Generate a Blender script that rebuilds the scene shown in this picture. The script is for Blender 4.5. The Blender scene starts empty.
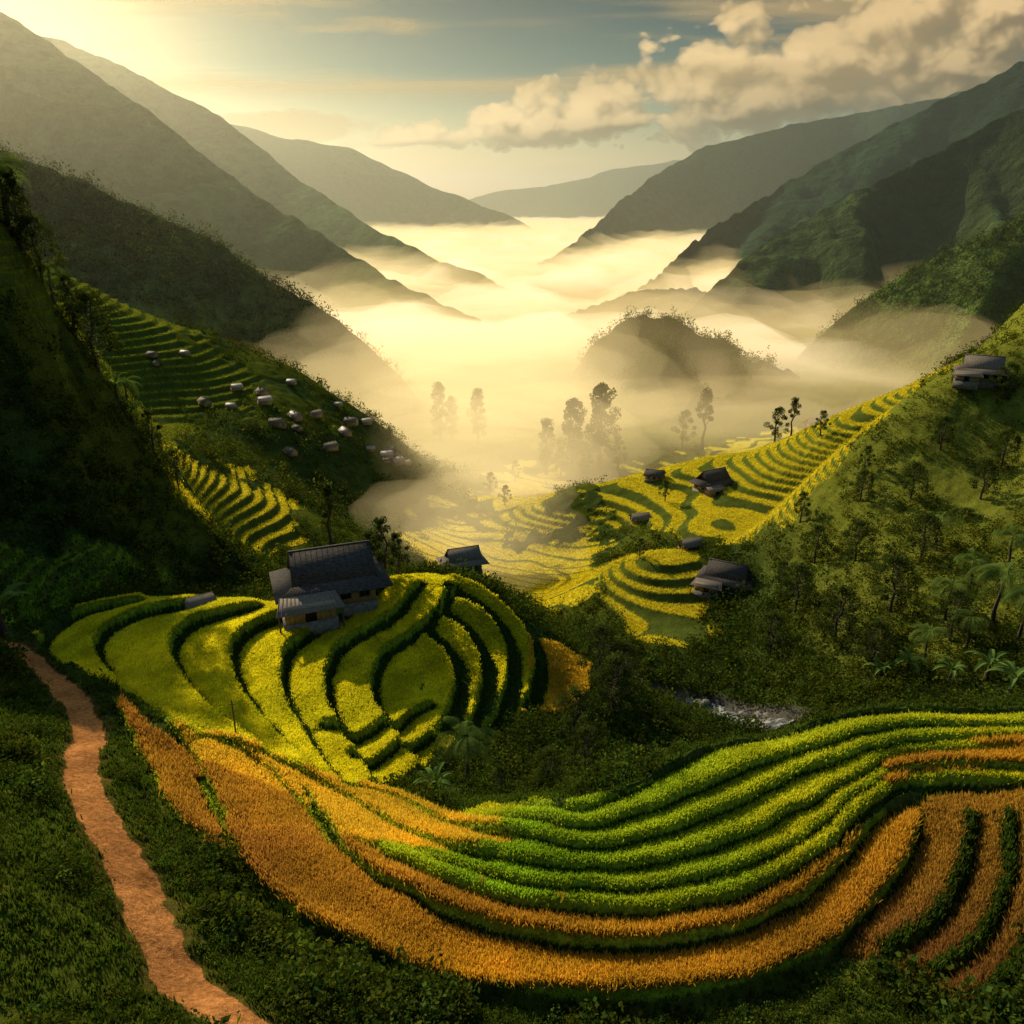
import bpy, math, random
import numpy as np
from mathutils import Vector
random.seed(4); rng=np.random.default_rng(7)
F=796.0; HV=205.0
pitch=math.atan((512-HV)/F); cp,sp=math.cos(pitch),math.sin(pitch)
def ray(u,v):
    a=(np.asarray(u,float)-512)/F; b=(512-np.asarray(v,float))/F
    dy=cp+b*sp; dz=-sp+b*cp
    return a/dy, dz/dy
# ---------- noise
def _h(ix,iy,seed):
    n=(ix.astype(np.int64)*374761393+iy.astype(np.int64)*668265263+seed*1442695041)&0xffffffff
    n=((n^(n>>13))*1274126177)&0xffffffff
    return ((n^(n>>16))&0xffff)/65535.0
def vnoise(x,y,seed=0):
    ix=np.floor(x);iy=np.floor(y);fx=x-ix;fy=y-iy
    fx=fx*fx*fx*(fx*(fx*6-15)+10);fy=fy*fy*fy*(fy*(fy*6-15)+10)
    a=_h(ix,iy,seed);b=_h(ix+1,iy,seed);c=_h(ix,iy+1,seed);d=_h(ix+1,iy+1,seed)
    return (a*(1-fx)+b*fx)*(1-fy)+(c*(1-fx)+d*fx)*fy
def fbm(x,y,o=4,seed=0):
    s=0;a=.5;t=0
    for i in range(o):
        s=s+a*vnoise(x,y,seed+i*17);t+=a;a*=.5;x=x*2.03+11.3;y=y*2.01+7.7
    return s/t*2-1
def worley(x,y,seed=0):
    ix=np.floor(x);iy=np.floor(y);best=np.full(x.shape,9.)
    for dx in(-1,0,1):
        for dy in(-1,0,1):
            cx=ix+dx;cy=iy+dy;px=cx+_h(cx,cy,seed);py=cy+_h(cx,cy,seed+5);best=np.minimum(best,(x-px)**2+(y-py)**2)
    return np.sqrt(best)
def sstep(a,b,x):
    t=np.clip((x-a)/(b-a),0,1);return t*t*(3-2*t)
# ---------- base terrain control
ZP=[(600,1000,-36),(600,1060,-36.3),(450,985,-36),(750,978,-35.7),(640,950,-35.6),(640,905,-35.1),(640,860,-34.6),(560,810,-34.1),(640,788,-33.7),(720,746,-33.1),(780,735,-32.8),(850,716,-32.4),(930,710,-32.1),(1024,710,-31.6),(1100,715,-31),(640,820,-34.1),(760,780,-33.3),
(800,850,-34),(850,900,-34.6),(930,850,-33.6),(1000,850,-33),(1024,780,-32),(900,780,-33),(1000,950,-33.3),(950,1000,-33.8),(1100,900,-31),
(520,880,-35.2),(430,905,-35.6),(430,860,-36.2),(350,850,-36.8),(300,920,-35),(250,850,-36),(330,960,-34.2),(400,1020,-33.5),
(200,800,-37.2),(160,760,-37.4),(120,700,-38.2),(200,740,-38.6),(290,780,-40),(380,810,-40.5),(450,820,-39),
(255,1030,-28.5),(200,990,-29.2),(150,920,-30.2),(130,870,-31),(105,800,-33),(85,750,-35),(70,710,-37),(50,675,-39.5),(25,650,-41.5),
(0,1000,-26),(0,900,-26.5),(0,800,-29.5),(0,740,-33),(0,690,-37),(170,840,-34.5),(200,900,-33),(110,740,-37),
(325,595,-44),(270,600,-44),(215,598,-43.5),(150,600,-43.5),(80,612,-43.5),(35,640,-43),(140,640,-43),(100,680,-41),(180,680,-42.5),(230,700,-43),(215,650,-44),(300,640,-45.3),(300,700,-45),(350,640,-46),
(350,583,-44.2),(385,576,-44.6),(430,573,-45.3),(458,577,-46.2),(495,600,-48.6),(522,628,-51.6),(380,600,-45.2),(430,592,-45.8),(470,605,-48),(505,640,-51.2),(530,680,-54),(500,710,-52),(400,660,-48),(400,720,-48.5),(400,765,-47.5),(340,760,-45),(450,680,-50),(450,760,-50),(555,665,-56),(560,700,-58),(585,655,-58.5),
(560,770,-52),(520,795,-46),(620,690,-57),(600,740,-58),(650,740,-64),(690,745,-68),(640,700,-62)]
YP=[(700,703,117),(750,712,112),(655,694,118),(640,640,140),(580,640,150),(545,620,165),(462,569,132),
(1024,330,200),(930,385,195),(830,450,185),(780,530,170),(740,640,140),(1000,450,165),(900,520,150),(1000,560,130),(850,600,130),(950,650,108),(1010,690,95),(850,690,105),(760,700,112),
(660,565,168),(725,585,165),(590,600,165),(610,562,178),(700,560,172),
(870,395,300),(800,430,290),(740,460,280),(700,458,285),(620,475,290),(590,490,290),(600,520,250),(700,540,215),(780,520,225),(850,440,255),(560,470,275),(500,480,285),(490,520,262),
(950,370,330),(1024,320,340),
(500,560,230),(540,600,185),(470,560,220),(560,540,245),(450,500,300),(520,520,280),(400,545,205),
(0,205,125),(60,330,125),(110,400,128),(160,480,130),(205,545,128),(30,400,108),(20,500,98),(100,500,110),(60,560,96),(150,560,112),(20,600,84),(100,590,92),
(170,450,200),(230,490,195),(300,530,190),(300,500,215),(200,530,175),(330,545,185),
(0,240,330),(50,270,330),(130,310,325),(250,352,318),(330,390,312),(390,435,305),(430,480,295),(440,520,270),(100,400,262),(200,430,250),(250,440,245),(330,490,240),(350,530,215)]
WP=[(0,12,-31),(-12,12,-25),(12,12,-33),(25,14,-32),(-30,20,-18),(-40,40,-25),(15,55,-46),(25,60,-50),(40,70,-54),(8,60,-50),(30,85,-68),(50,65,-48),(-20,113,-62),(8,112,-68),(17,112,-74),(-40,125,-64),(-55,118,-57),
(-130,110,20),(-120,160,10),(-100,190,-30),(-75,175,-60),(-45,150,-75),(-160,440,-100),(-100,430,-118),(-30,380,-122),(120,360,-110),(60,340,-118),(0,340,-118),(180,380,-90),(100,240,-88),(140,240,-75),(60,205,-92),
(300,200,60),(250,330,30),(-300,300,60),(-250,150,80),(200,100,-10),(150,60,-15),(-100,60,-5),(90,50,-27),(0,450,-128),(-150,480,-120),(150,450,-115)]
C=[]
for u,v,z in ZP:
    s,t=ray(u,v); y=z/t; C.append((s*y,y,z))
for u,v,y in YP:
    s,t=ray(u,v); C.append((s*y,y,t*y))
C+=WP; C=np.array(C,float)
def warp(x,y): return (np.stack([x/y*45,np.log(y)*45],-1))
CW=warp(C[:,0],C[:,1]); cc=3.2
D=np.sqrt(((CW[:,None]-CW[None])**2).sum(-1)+cc*cc)
n=len(C)
A=np.zeros((n+1,n+1));A[:n,:n]=D+np.eye(n)*(-0.3);A[:n,n]=1;A[n,:n]=1
w=np.linalg.solve(A,np.append(C[:,2],0))
def floorz(y): return np.interp(y,[100,150,230,350,480,3000,12000],[-78,-90,-105,-122,-130,-138,-150])
def B0(x,y):
    x=np.asarray(x,float);y=np.asarray(y,float);sh=x.shape;x=x.ravel();y=y.ravel();out=np.empty(x.size)
    for i in range(0,x.size,60000):
        P=warp(x[i:i+60000],y[i:i+60000])
        d=np.sqrt((P[:,0:1]-CW[None,:,0])**2+(P[:,1:2]-CW[None,:,1])**2+cc*cc)
        out[i:i+60000]=d@w[:n]+w[n]
    k=sstep(370,460,y)
    return (out*(1-k)+floorz(y)*k).reshape(sh)
YS=np.geomspace(14,480,420)
def hit(pts):
    pts=np.asarray(pts,float); s,t=ray(pts[:,0],pts[:,1])
    Y=np.broadcast_to(YS,(len(s),len(YS))); H=B0(s[:,None]*Y,Y); Z=t[:,None]*Y
    below=Z<H; idx=np.where(below.any(1),below.argmax(1),len(YS)-1); idx=np.maximum(idx,1)
    r=np.arange(len(s)); a=Z[r,idx-1]-H[r,idx-1]; b=Z[r,idx]-H[r,idx]
    f=np.clip(a/np.where(abs(a-b)<1e-9,1,a-b),0,1)
    y=YS[idx-1]+(YS[idx]-YS[idx-1])*f
    return np.stack([s*y,y],-1)
def lhit(pts,ymax=108):
    out=[]
    for u,v in pts:
        for k in range(12):
            p=hit([(u,v+k*3)])[0]
            if p[1]<ymax: break
        if p[1]<ymax: out.append(p)
    return np.array(out)
def smooth(pts,k=5):
    p=np.asarray(pts,float);out=[]
    for i in range(len(p)-1):
        p0=p[max(i-1,0)];p1=p[i];p2=p[i+1];p3=p[min(i+2,len(p)-1)]
        for j in range(k):
            t=j/k;out.append(.5*((2*p1)+(-p0+p2)*t+(2*p0-5*p1+4*p2-p3)*t*t+(-p0+3*p1-3*p2+p3)*t**3))
    out.append(p[-1]);return np.array(out)
AL=[[(490,806),(560,808),(620,796),(670,772),(715,750),(780,737),(850,718),(930,712),(1060,714)],
[(478,818),(560,825),(640,814),(705,786),(760,764),(830,744),(900,727),(1060,726)],
[(460,832),(560,845),(640,838),(720,812),(780,783),(850,756),(920,740),(1060,735)],
[(440,846),(540,866),(640,864),(740,838),(800,808),(860,776),(910,752),(1060,744)],
[(400,848),(520,886),(640,890),(740,868),(810,835),(865,795),(915,772),(1060,768)],
[(345,838),(430,875),(520,905),(640,914),(740,896),(820,858),(870,810),(920,786),(1060,782)],
[(300,780),(345,850),(430,905),(540,940),(640,948),(730,930),(800,900),(850,855),(885,812),(930,797)],
[(195,765),(235,850),(290,915),(400,968),(520,995),(640,1003),(740,987),(830,952),(880,900),(910,860),(925,805)],
[(880,962),(940,920),(968,870),(975,815)],
[(930,985),(988,940),(1010,880),(1012,812)],
[(112,700),(145,760),(172,812),(205,842)],
[(140,700),(200,735),(260,765),(305,810),(330,850)],
[(220,742),(290,772),(350,800),(420,838),(500,860)],
[(330,775),(400,800),(450,825),(520,842)],
[(160,718),(205,775),(228,830)],
[(975,1010),(1030,960),(1046,890),(1040,812)]]
KL=[[(150,600),(80,614),(40,642),(60,668)],
[(215,602),(140,614),(98,640),(105,672),(150,712),(205,745)],
[(270,606),(200,620),(172,645),(182,680),(215,715),(275,765)],
[(330,606),(262,622),(232,650),(240,690),(275,735),(325,785)],
[(388,582),(330,622),(288,650),(282,690),(305,735),(350,795)],
[(425,580),(385,622),(335,650),(325,695),(345,740),(382,790)],
[(458,584),(430,620),(385,652),(372,690),(385,725),(430,775)],
[(442,578),(478,590),(510,615),(530,642),(534,675),(520,712)],
[(438,592),(472,606),(498,632),(508,665),(500,705),(480,740)],
[(432,610),(456,626),(476,652),(482,685),(472,718),(455,745)],
[(424,632),(440,650),(454,676),(450,708),(436,735)]]
XL=[[(318,722),(350,735),(385,728),(412,715),(436,705)],[(345,757),(375,760),(405,748),(438,735)]]
LIPS=[]
for i,l in enumerate(AL):
    near_=(i<5 or i>9) and i!=15
    LIPS.append((smooth(lhit(l)),.6 if near_ else 1.05,1.5 if near_ else 1.9,.6 if i in(8,9,15) else .3,(.06+.26*.6) if near_ else .5))
for i,l in enumerate(KL): LIPS.append((smooth(lhit(l)[::-1]),1.6 if i<7 else 1.7,4.0 if i<7 else 2.6,.3,1.05 if i<7 else 2.1))
for l in XL: LIPS.append((smooth(lhit(l)),1.3,2.5,.3,.55))
def sdist(x,y,poly):
    best=np.full(x.shape,1e9);sg=np.zeros(x.shape);tt=np.zeros(x.shape);m=len(poly)-1
    for i in range(m):
        ax,ay=poly[i];bx,by=poly[i+1];dx,dy=bx-ax,by-ay;L=dx*dx+dy*dy+1e-9
        t=np.clip(((x-ax)*dx+(y-ay)*dy)/L,0,1);px=x-ax-t*dx;py=y-ay-t*dy
        d=px*px+py*py;k=d<best
        best=np.where(k,d,best);sg=np.where(k,dx*(y-ay)-dy*(x-ax),sg);tt=np.where(k,(i+t)/m,tt)
    return np.sqrt(best)*np.sign(sg),tt
def lipfield(x,y):
    add=np.zeros(x.shape);near=np.full(x.shape,99.)
    wob=fbm(x*.5,y*.5,2,5)*.22
    for poly,h,W,bw,rw in LIPS:
        lo=poly.min(0)-W-1;hi=poly.max(0)+W+1
        k=np.where((x>lo[0])&(x<hi[0])&(y>lo[1])&(y<hi[1]))
        if k[0].size==0: continue
        d,t=sdist(x[k],y[k],poly);d=d+wob[k]
        tp=sstep(0,.08,t)*sstep(0,.08,1-t)
        nw=.12+.1*h
        add[k]+=h*tp*(np.clip(d/(2*nw),-.5,.5)-np.clip(d/(2*W),-.5,.5))
        add[k]+=.1*tp*np.exp(-((d-.3)/.25)**2)
        dd=np.where(tp>.15,np.where(d>0,d/bw,-d/rw),99)
        q=np.abs(dd)<np.abs(near[k]);tmp=near[k];tmp[q]=dd[q]*np.sign(d)[q];near[k]=tmp
    return add,near
def inpoly(x,y,poly):
    c=np.zeros(x.shape,bool);m=len(poly);j=m-1
    for i in range(m):
        xi,yi=poly[i];xj,yj=poly[j]
        k=((yi>y)!=(yj>y))&(x<(xj-xi)*(y-yi)/(yj-yi+1e-12)+xi);c^=k;j=i
    return c
def wp(p): return hit(p)
def bb(x,y,P):
    lo=P.min(0);hi=P.max(0);r=np.zeros(x.shape,bool)
    k=np.where((x>lo[0])&(x<hi[0])&(y>lo[1])&(y<hi[1]))
    if k[0].size: r[k]=inpoly(x[k],y[k],P)
    return r
a8=AL[7];a6=AL[5];a1=AL[0]
CROPS=[
(lhit(a1+[(1060,782),(920,786),(870,812),(820,858),(740,895),(640,912),(520,902),(430,875),(345,838),(400,835),(450,820)]),1),
(lhit(a8+[(870,812),(820,858),(740,895),(640,912),(520,902),(430,875),(345,838),(320,800),(270,768)]),2),
(lhit([(112,700),(150,735),(200,760),(220,795),(228,848),(205,842),(172,812),(145,760)]),2),
(lhit([(925,802),(975,796),(972,870),(940,920),(880,962),(840,950),(885,900),(912,860)]),5),
(lhit([(975,800),(1012,795),(1012,880),(988,940),(930,985),(890,965),(940,925),(970,870)]),5),
(lhit([(1016,795),(1060,790),(1060,900),(1030,960),(975,1010),(940,990),(992,945),(1014,885)]),5),
(lhit([(885,770),(905,752),(1060,735),(1060,768),(915,776),(885,798)]),2),
(lhit([(140,698),(200,733),(270,752),(330,772),(400,795),(455,818),(520,840),(480,850),(400,848),(345,845),(300,800),(195,762)]),4),
(lhit([(35,640),(80,612),(150,599),(270,604),(330,604),(388,578),(425,575),(458,580),(446,600),(436,620),(425,650),(420,690),(440,735),(425,762),(380,782),(345,785),(300,775),(260,755),(200,733),(130,700),(80,672)]),3),
(lhit([(440,576),(480,590),(512,612),(532,640),(538,672),(524,708),(500,722),(478,742),(450,748),(432,740),(422,700),(424,650),(432,610)]),3),
(lhit([(528,638),(560,645),(590,665),(588,690),(560,712),(520,712),(530,690)]),4),
]
PATHP=smooth(hit([(290,1060),(250,1030),(190,985),(152,925),(130,868),(100,818),(80,775),(88,735),(76,702),(48,672),(18,650),(-5,640),(-40,635)]))
sp_=hit([(745,716),(715,708),(690,702),(655,693),(630,682),(605,655)]);sp_=sp_[sp_[:,1]>98]
STREAM=smooth(np.concatenate([[[sp_[0,0]+4,sp_[0,1]-6]],sp_]))
TER=[wp([(600,560),(660,556),(705,560),(712,600),(705,640),(640,640),(600,600)]),
wp([(590,478),(620,470),(700,452),(800,425),(900,385),(950,370),(880,430),(820,500),(790,530),(720,545),(660,530),(600,525)]),
wp([(165,445),(240,470),(300,510),(310,545),(240,545),(190,520),(165,480)]),
wp([(0,230),(60,268),(130,308),(200,340),(250,370),(250,420),(200,420),(60,380),(0,340)]),
wp([(400,530),(440,500),(480,530),(540,540),(600,535),(600,585),(500,590),(430,570)]),
wp([(470,500),(500,470),(560,462),(560,520),(490,530)]),
wp([(0,540),(90,548),(190,575),(180,594),(80,606),(0,630)])]
STEP=[1.5,1.7,1.6,2.0,.9,1.5,1.3]
def terr_mask(x,y):
    m=np.zeros(x.shape,int);a=y/22
    xw=x+fbm(x/9,y/9,3,61)*a;yw=y+fbm(x/9,y/9,3,62)*a*1.6
    for i,P in enumerate(TER): m=np.where(bb(xw,yw,P),i+1,m)
    return m
def H_full(x,y):
    z=B0(x,y)
    z=z+fbm(x/34,y/34,2,3)*3.2*sstep(110,240,y)*(1-sstep(420,500,y)*.5)
    near=np.full(x.shape,99.);crop=np.zeros(x.shape,int)
    k=np.where((y<135))
    if k[0].size:
        a,nn=lipfield(x[k],y[k]);z[k]+=a;near[k]=nn
        cr=np.zeros(x[k].shape,int)
        for P,t in CROPS: cr=np.where(bb(x[k],y[k],P),t,cr)
        crop[k]=cr
    tm=terr_mask(x,y);riser=np.zeros(x.shape)
    k=np.where(tm>0)
    if k[0].size:
        fl5=tm[k]==5
        st=np.array([1]+STEP)[tm[k]]
        zz=np.where(fl5,y[k]/8+x[k]/26+fbm(x[k]/26,y[k]/26,2,66)*1.6,z[k]/st+fbm(x[k]/40,y[k]/40,2,67)*.8);fl=np.floor(zz);fr=zz-fl
        nf=np.clip((fr-.62)/.38,0,1)
        z[k]=z[k]+np.where(fl5,(nf-fr)*.5,(nf-fr)*st*.95)
        riser[k]=np.where(fl5,fr>.8,fr>.58)
    wild=(crop==0)&(tm==0)
    z=z+np.where(wild,fbm(x/3.5,y/3.5,3,21)*.45,0)
    d,_=sdist(x,y,PATHP);pd=np.where(y<100,abs(d),99)+fbm(x*.7,y*.7,2,77)*.3
    z=z-.25*(1-sstep(.7,1.6,pd))
    sd,_=sdist(x,y,STREAM);sd=np.where((y>90)&(y<175),abs(sd),99)
    z=z-2.0*(1-sstep(2,6.5,sd))
    return z,crop,near,tm,riser,pd,sd
def Hs(x,y): return float(H_full(np.array([float(x)]),np.array([float(y)]))[0][0])
# ---------- mesh utils
col=bpy.context.scene.collection
def link(o): col.objects.link(o);return o
def npmesh(name,V,Fc,C4=None,smoothf=False):
    me=bpy.data.meshes.new(name);V=np.ascontiguousarray(V,np.float32);Fc=np.ascontiguousarray(Fc,np.int32)
    k=Fc.shape[1];me.vertices.add(len(V));me.vertices.foreach_set("co",V.ravel())
    me.loops.add(Fc.size);me.loops.foreach_set("vertex_index",Fc.ravel())
    me.polygons.add(len(Fc));me.polygons.foreach_set("loop_start",np.arange(0,Fc.size,k,dtype=np.int32))
    if smoothf: me.polygons.foreach_set("use_smooth",np.ones(len(Fc),bool))
    me.update(calc_edges=True)
    if C4 is not None:
        at=me.color_attributes.new("Col",'FLOAT_COLOR','POINT');c=np.ones((len(V),4),np.float32);c[:,:C4.shape[1]]=C4
        at.data.foreach_set("color",c.ravel())
    return me
def obj(name,me,mat=None,parent=None,**kw):
    o=bpy.data.objects.new(name,me);link(o)
    if mat and me and not me.materials: me.materials.append(mat)
    if parent: o.parent=parent
    for k,v in kw.items(): o[k]=v
    return o
def gridfaces(nr,nc):
    i=np.arange(nr-1)[:,None]*nc+np.arange(nc-1)[None];i=i.ravel()
    return np.stack([i,i+1,i+nc+1,i+nc],-1)
# ---------- materials
def nmat(name):
    m=bpy.data.materials.new(name);m.use_nodes=True;nt=m.node_tree;nt.nodes.clear()
    return m,nt,nt.nodes,nt.links
def ground_mat(name,scale=6,bump=.6,rough=.95,amt=.5):
    m,nt,N,L=nmat(name);o=N.new('ShaderNodeOutputMaterial');p=N.new('ShaderNodeBsdfDiffuse')
    a=N.new('ShaderNodeVertexColor');a.layer_name="Col"
    g=N.new('ShaderNodeNewGeometry');nz=N.new('ShaderNodeTexNoise');nz.inputs['Scale'].default_value=scale;nz.inputs['Detail'].default_value=5;nz.inputs['Roughness'].default_value=.7
    L.new(g.outputs['Position'],nz.inputs['Vector'])
    mr=N.new('ShaderNodeMapRange');mr.inputs[1].default_value=.3;mr.inputs[2].default_value=.7;mr.inputs[3].default_value=1-amt;mr.inputs[4].default_value=1+amt
    L.new(nz.outputs[0],mr.inputs[0])
    mx=N.new('ShaderNodeVectorMath');mx.operation='SCALE';L.new(a.outputs[0],mx.inputs[0]);L.new(mr.outputs[0],mx.inputs['Scale'])
    L.new(mx.outputs[0],p.inputs['Color'])
    b=N.new('ShaderNodeBump');b.inputs['Strength'].default_value=bump;b.inputs['Distance'].default_value=.5/scale*2
    L.new(nz.outputs[0],b.inputs['Height']);L.new(b.outputs[0],p.inputs['Normal']);L.new(p.outputs[0],o.inputs[0]);return m
def leaf_mat(name,trans=.45,tm_=(1.25,1.15,.55)):
    m,nt,N,L=nmat(name);o=N.new('ShaderNodeOutputMaterial');d=N.new('ShaderNodeBsdfDiffuse');t=N.new('ShaderNodeBsdfTranslucent');x=N.new('ShaderNodeMixShader')
    a=N.new('ShaderNodeVertexColor');a.layer_name="Col";L.new(a.outputs[0],d.inputs[0])
    v=N.new('ShaderNodeVectorMath');v.operation='MULTIPLY';v.inputs[1].default_value=tm_;L.new(a.outputs[0],v.inputs[0]);L.new(v.outputs[0],t.inputs[0])
    x.inputs[0].default_value=trans;L.new(d.outputs[0],x.inputs[1]);L.new(t.outputs[0],x.inputs[2]);L.new(x.outputs[0],o.inputs[0]);return m
def plain_mat(name,c,rough=.8,scale=5,amt=.35,stretch=(1,1,1)):
    m,nt,N,L=nmat(name);o=N.new('ShaderNodeOutputMaterial');p=N.new('ShaderNodeBsdfPrincipled')
    tc=N.new('ShaderNodeTexCoord');mp=N.new('ShaderNodeMapping');mp.inputs['Scale'].default_value=stretch;nz=N.new('ShaderNodeTexNoise');nz.inputs['Scale'].default_value=scale;nz.inputs['Detail'].default_value=6
    L.new(tc.outputs['Object'],mp.inputs[0]);L.new(mp.outputs[0],nz.inputs['Vector'])
    r=N.new('ShaderNodeValToRGB');r.color_ramp.elements[0].position=.3;r.color_ramp.elements[1].position=.7
    r.color_ramp.elements[0].color=tuple(x*(1-amt) for x in c)+(1,);r.color_ramp.elements[1].color=tuple(min(1,x*(1+amt)) for x in c)+(1,)
    L.new(nz.outputs[0],r.inputs[0]);L.new(r.outputs[0],p.inputs['Base Color']);p.inputs['Roughness'].default_value=rough;p.inputs['Specular IOR Level'].default_value=.25
    b=N.new('ShaderNodeBump');b.inputs['Strength'].default_value=.4;b.inputs['Distance'].default_value=.05;L.new(nz.outputs[0],b.inputs['Height']);L.new(b.outputs[0],p.inputs['Normal'])
    L.new(p.outputs[0],o.inputs[0]);return m
M_ground=ground_mat("ground_material",3.0,.7)
M_mount=ground_mat("mountain_material",.035,.9,amt=.45)
M_leaf=leaf_mat("foliage_material",.4);M_rice=leaf_mat("rice_material",.5,(1.1,1.1,.7))
M_bark=plain_mat("bark_material",(.09,.065,.045),.9,4,.4,(1,1,.2))
M_wall=plain_mat("plank_wall_material",(.36,.26,.16),.85,6,.5,(4,4,.3))
M_roof=plain_mat("slate_roof_material",(.075,.064,.054),.9,2.5,.55,(1,4,1))
M_roof2=plain_mat("grey_roof_material",(.2,.16,.12),.85,3,.4,(1,4,1))
M_wood=plain_mat("timber_material",(.11,.075,.05),.8,6,.35)
M_dark=plain_mat("dark_opening_material",(.015,.013,.012),.5,6,.2)
M_rock=plain_mat("rock_material",(.2,.18,.16),.85,2,.4)
M_tin=plain_mat("pale_roof_material",(.5,.42,.33),.6,3,.3)
# ---------- terrain mesh
rows=np.concatenate([np.geomspace(9,20,40)[:-1],np.geomspace(20,130,640)[:-1],np.geomspace(130,430,440)[:-1],np.geomspace(430,1200,70)[:-1],np.geomspace(1200,14000,40)])
sc=np.linspace(-1.15,1.15,1000)
Y=np.repeat(rows[:,None],len(sc),1);X=sc[None]*Y
Z,crop,near,tm,riser,pd,sdv=H_full(X,Y)
nv=fbm(X/2.2,Y/2.2,4,31)*.5+.5;nb=fbm(X/20,Y/20,3,41)*.5+.5
colr=np.zeros(X.shape+(3,))
def setc(mask,c,var=.4):
    colr[mask]=np.array(c)*(1-var+2*var*nv[mask])[:,None]
setc(np.ones(X.shape,bool),(.05,.07,.014))
k=nb>.55;colr[k]*=np.array([1.6,1.35,.8])
hillR=sstep(35,60,X-.0*Y)*sstep(95,115,Y)*(1-sstep(420,500,Y))*sstep(-82,-60,Z)
colr=colr*(1-hillR[...,None])+np.array([.15,.16,.02])*(.6+.8*nv[...,None])*hillR[...,None]
PAL={1:(.2,.3,.015),2:(.40,.22,.03),3:(.56,.5,.02),4:(.55,.37,.02),5:(.24,.13,.03)}
for t,c in PAL.items(): setc((crop==t)&(np.abs(near)>1),tuple(q*.75 for q in c),.25)
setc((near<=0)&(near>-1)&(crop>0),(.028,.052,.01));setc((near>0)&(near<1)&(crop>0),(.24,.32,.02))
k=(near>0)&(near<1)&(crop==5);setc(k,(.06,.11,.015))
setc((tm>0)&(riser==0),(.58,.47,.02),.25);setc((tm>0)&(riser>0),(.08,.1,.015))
k=(tm==4)&(riser==0);colr[k]*=np.array([.3,.4,.6]);k=(tm==7)&(riser==0);colr[k]*=np.array([.45,.7,.9])
setc(pd<.95,(.40,.165,.05),.45)
k=(pd>=.95)&(pd<1.6);colr[k]=colr[k]*.5+np.array([.17,.09,.03])*.5*nv[k][:,None]
setc(sdv<5,(.10,.09,.07))
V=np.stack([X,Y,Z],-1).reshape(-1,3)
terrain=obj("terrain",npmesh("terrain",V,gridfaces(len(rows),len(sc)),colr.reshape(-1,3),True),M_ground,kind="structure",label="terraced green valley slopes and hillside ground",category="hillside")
# ---------- mountains
FOREST=[]
def mountain(label,crest,Yd,slopeN,slopeF,amp,lam,colb,W=None,seed=0,treeamp=0,nx=420,ny=260,terr=0,forest=0,ker=25):
    pts=[]
    for i,q in enumerate(crest):
        yd=q[2] if len(q)>2 else Yd
        s,t=ray(q[0],q[1]);pts.append((s*yd,yd,t*yd))
    P=np.array(pts);P=P[np.argsort(P[:,0])]
    Wn=W or 1.3*(P[:,2].max()+150)/slopeN
    xs=np.linspace(P[0,0],P[-1,0],nx);ds=np.concatenate([-np.linspace(1,0,ny)**1.15*Wn,np.linspace(0,1,40)[1:]*Wn*.6])
    yc=np.interp(xs,P[:,0],P[:,1]);zc=np.interp(xs,P[:,0],P[:,2])
    kk=np.hanning(ker);kk/=kk.sum();zc=np.convolve(np.pad(zc,ker//2,'edge'),kk,'valid')
    kk=np.hanning(61);kk/=kk.sum();yc=np.convolve(np.pad(yc,30,'edge'),kk,'valid')
    Xg=np.repeat(xs[None],len(ds),0);Yg=np.maximum(yc[None]+ds[:,None],250+0*Xg);Dg=np.abs(ds)[:,None]
    sl=np.where(ds<0,slopeN,slopeF)[:,None]
    wx=Xg+Dg*.5+fbm(Xg/lam/2,Yg/lam/2,2,seed+3)*lam*.6
    rn=1-np.sqrt(fbm(wx/lam,Yg/(lam*4),2,seed)**2+.006)*2.4
    Zg=zc[None]-sl*Dg*(1-.15*np.minimum(Dg/Wn,1))+amp*(rn-.5)*np.minimum(Dg/(lam*.9),1)
    Zg+=fbm(Xg/lam*6,Yg/lam*6,4,seed+9)*amp*.06
    if treeamp: Zg+=(np.abs(fbm(Xg/12,Yg/12,2,seed+5)))*treeamp
    if terr:
        q=Zg/terr;f=q-np.floor(q);Zg+= (np.clip((f-.7)/.3,0,1)-f)*terr*.8*sstep(0,.3,fbm(Xg/120,Yg/120,2,5)+.2)
    n1=fbm(Xg/lam*2,Yg/lam*2,4,seed+7)*.5+.5
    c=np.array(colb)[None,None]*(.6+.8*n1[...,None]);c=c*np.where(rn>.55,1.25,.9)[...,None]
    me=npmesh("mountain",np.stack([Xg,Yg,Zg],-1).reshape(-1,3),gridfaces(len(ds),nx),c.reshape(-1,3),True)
    if forest:
        ok=np.argwhere((Zg>-122)&(np.abs(Xg/Yg)<.72)&(ds[:,None]<20))
        pk=ok[rng.integers(0,len(ok),forest)]
        FOREST.append(np.stack([Xg[pk[:,0],pk[:,1]]+rng.normal(0,1,forest),Yg[pk[:,0],pk[:,1]]+rng.normal(0,1,forest),Zg[pk[:,0],pk[:,1]]],-1))
    return obj("mountain",me,M_mount,kind="structure",label=label,category="mountain")
G=(.022,.045,.022);G2=(.065,.095,.02);GL=(.05,.10,.03)
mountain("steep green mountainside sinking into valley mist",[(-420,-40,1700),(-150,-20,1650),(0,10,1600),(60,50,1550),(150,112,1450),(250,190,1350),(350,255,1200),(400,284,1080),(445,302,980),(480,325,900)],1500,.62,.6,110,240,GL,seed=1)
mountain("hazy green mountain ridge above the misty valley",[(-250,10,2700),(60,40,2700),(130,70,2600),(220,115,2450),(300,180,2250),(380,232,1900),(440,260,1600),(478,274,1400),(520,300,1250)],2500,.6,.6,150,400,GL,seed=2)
mountain("pale distant mountain above the fog",[(150,100),(290,140),(350,148),(420,182),(500,212),(560,240)],4500,.6,.6,240,800,GL,seed=3)
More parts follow.
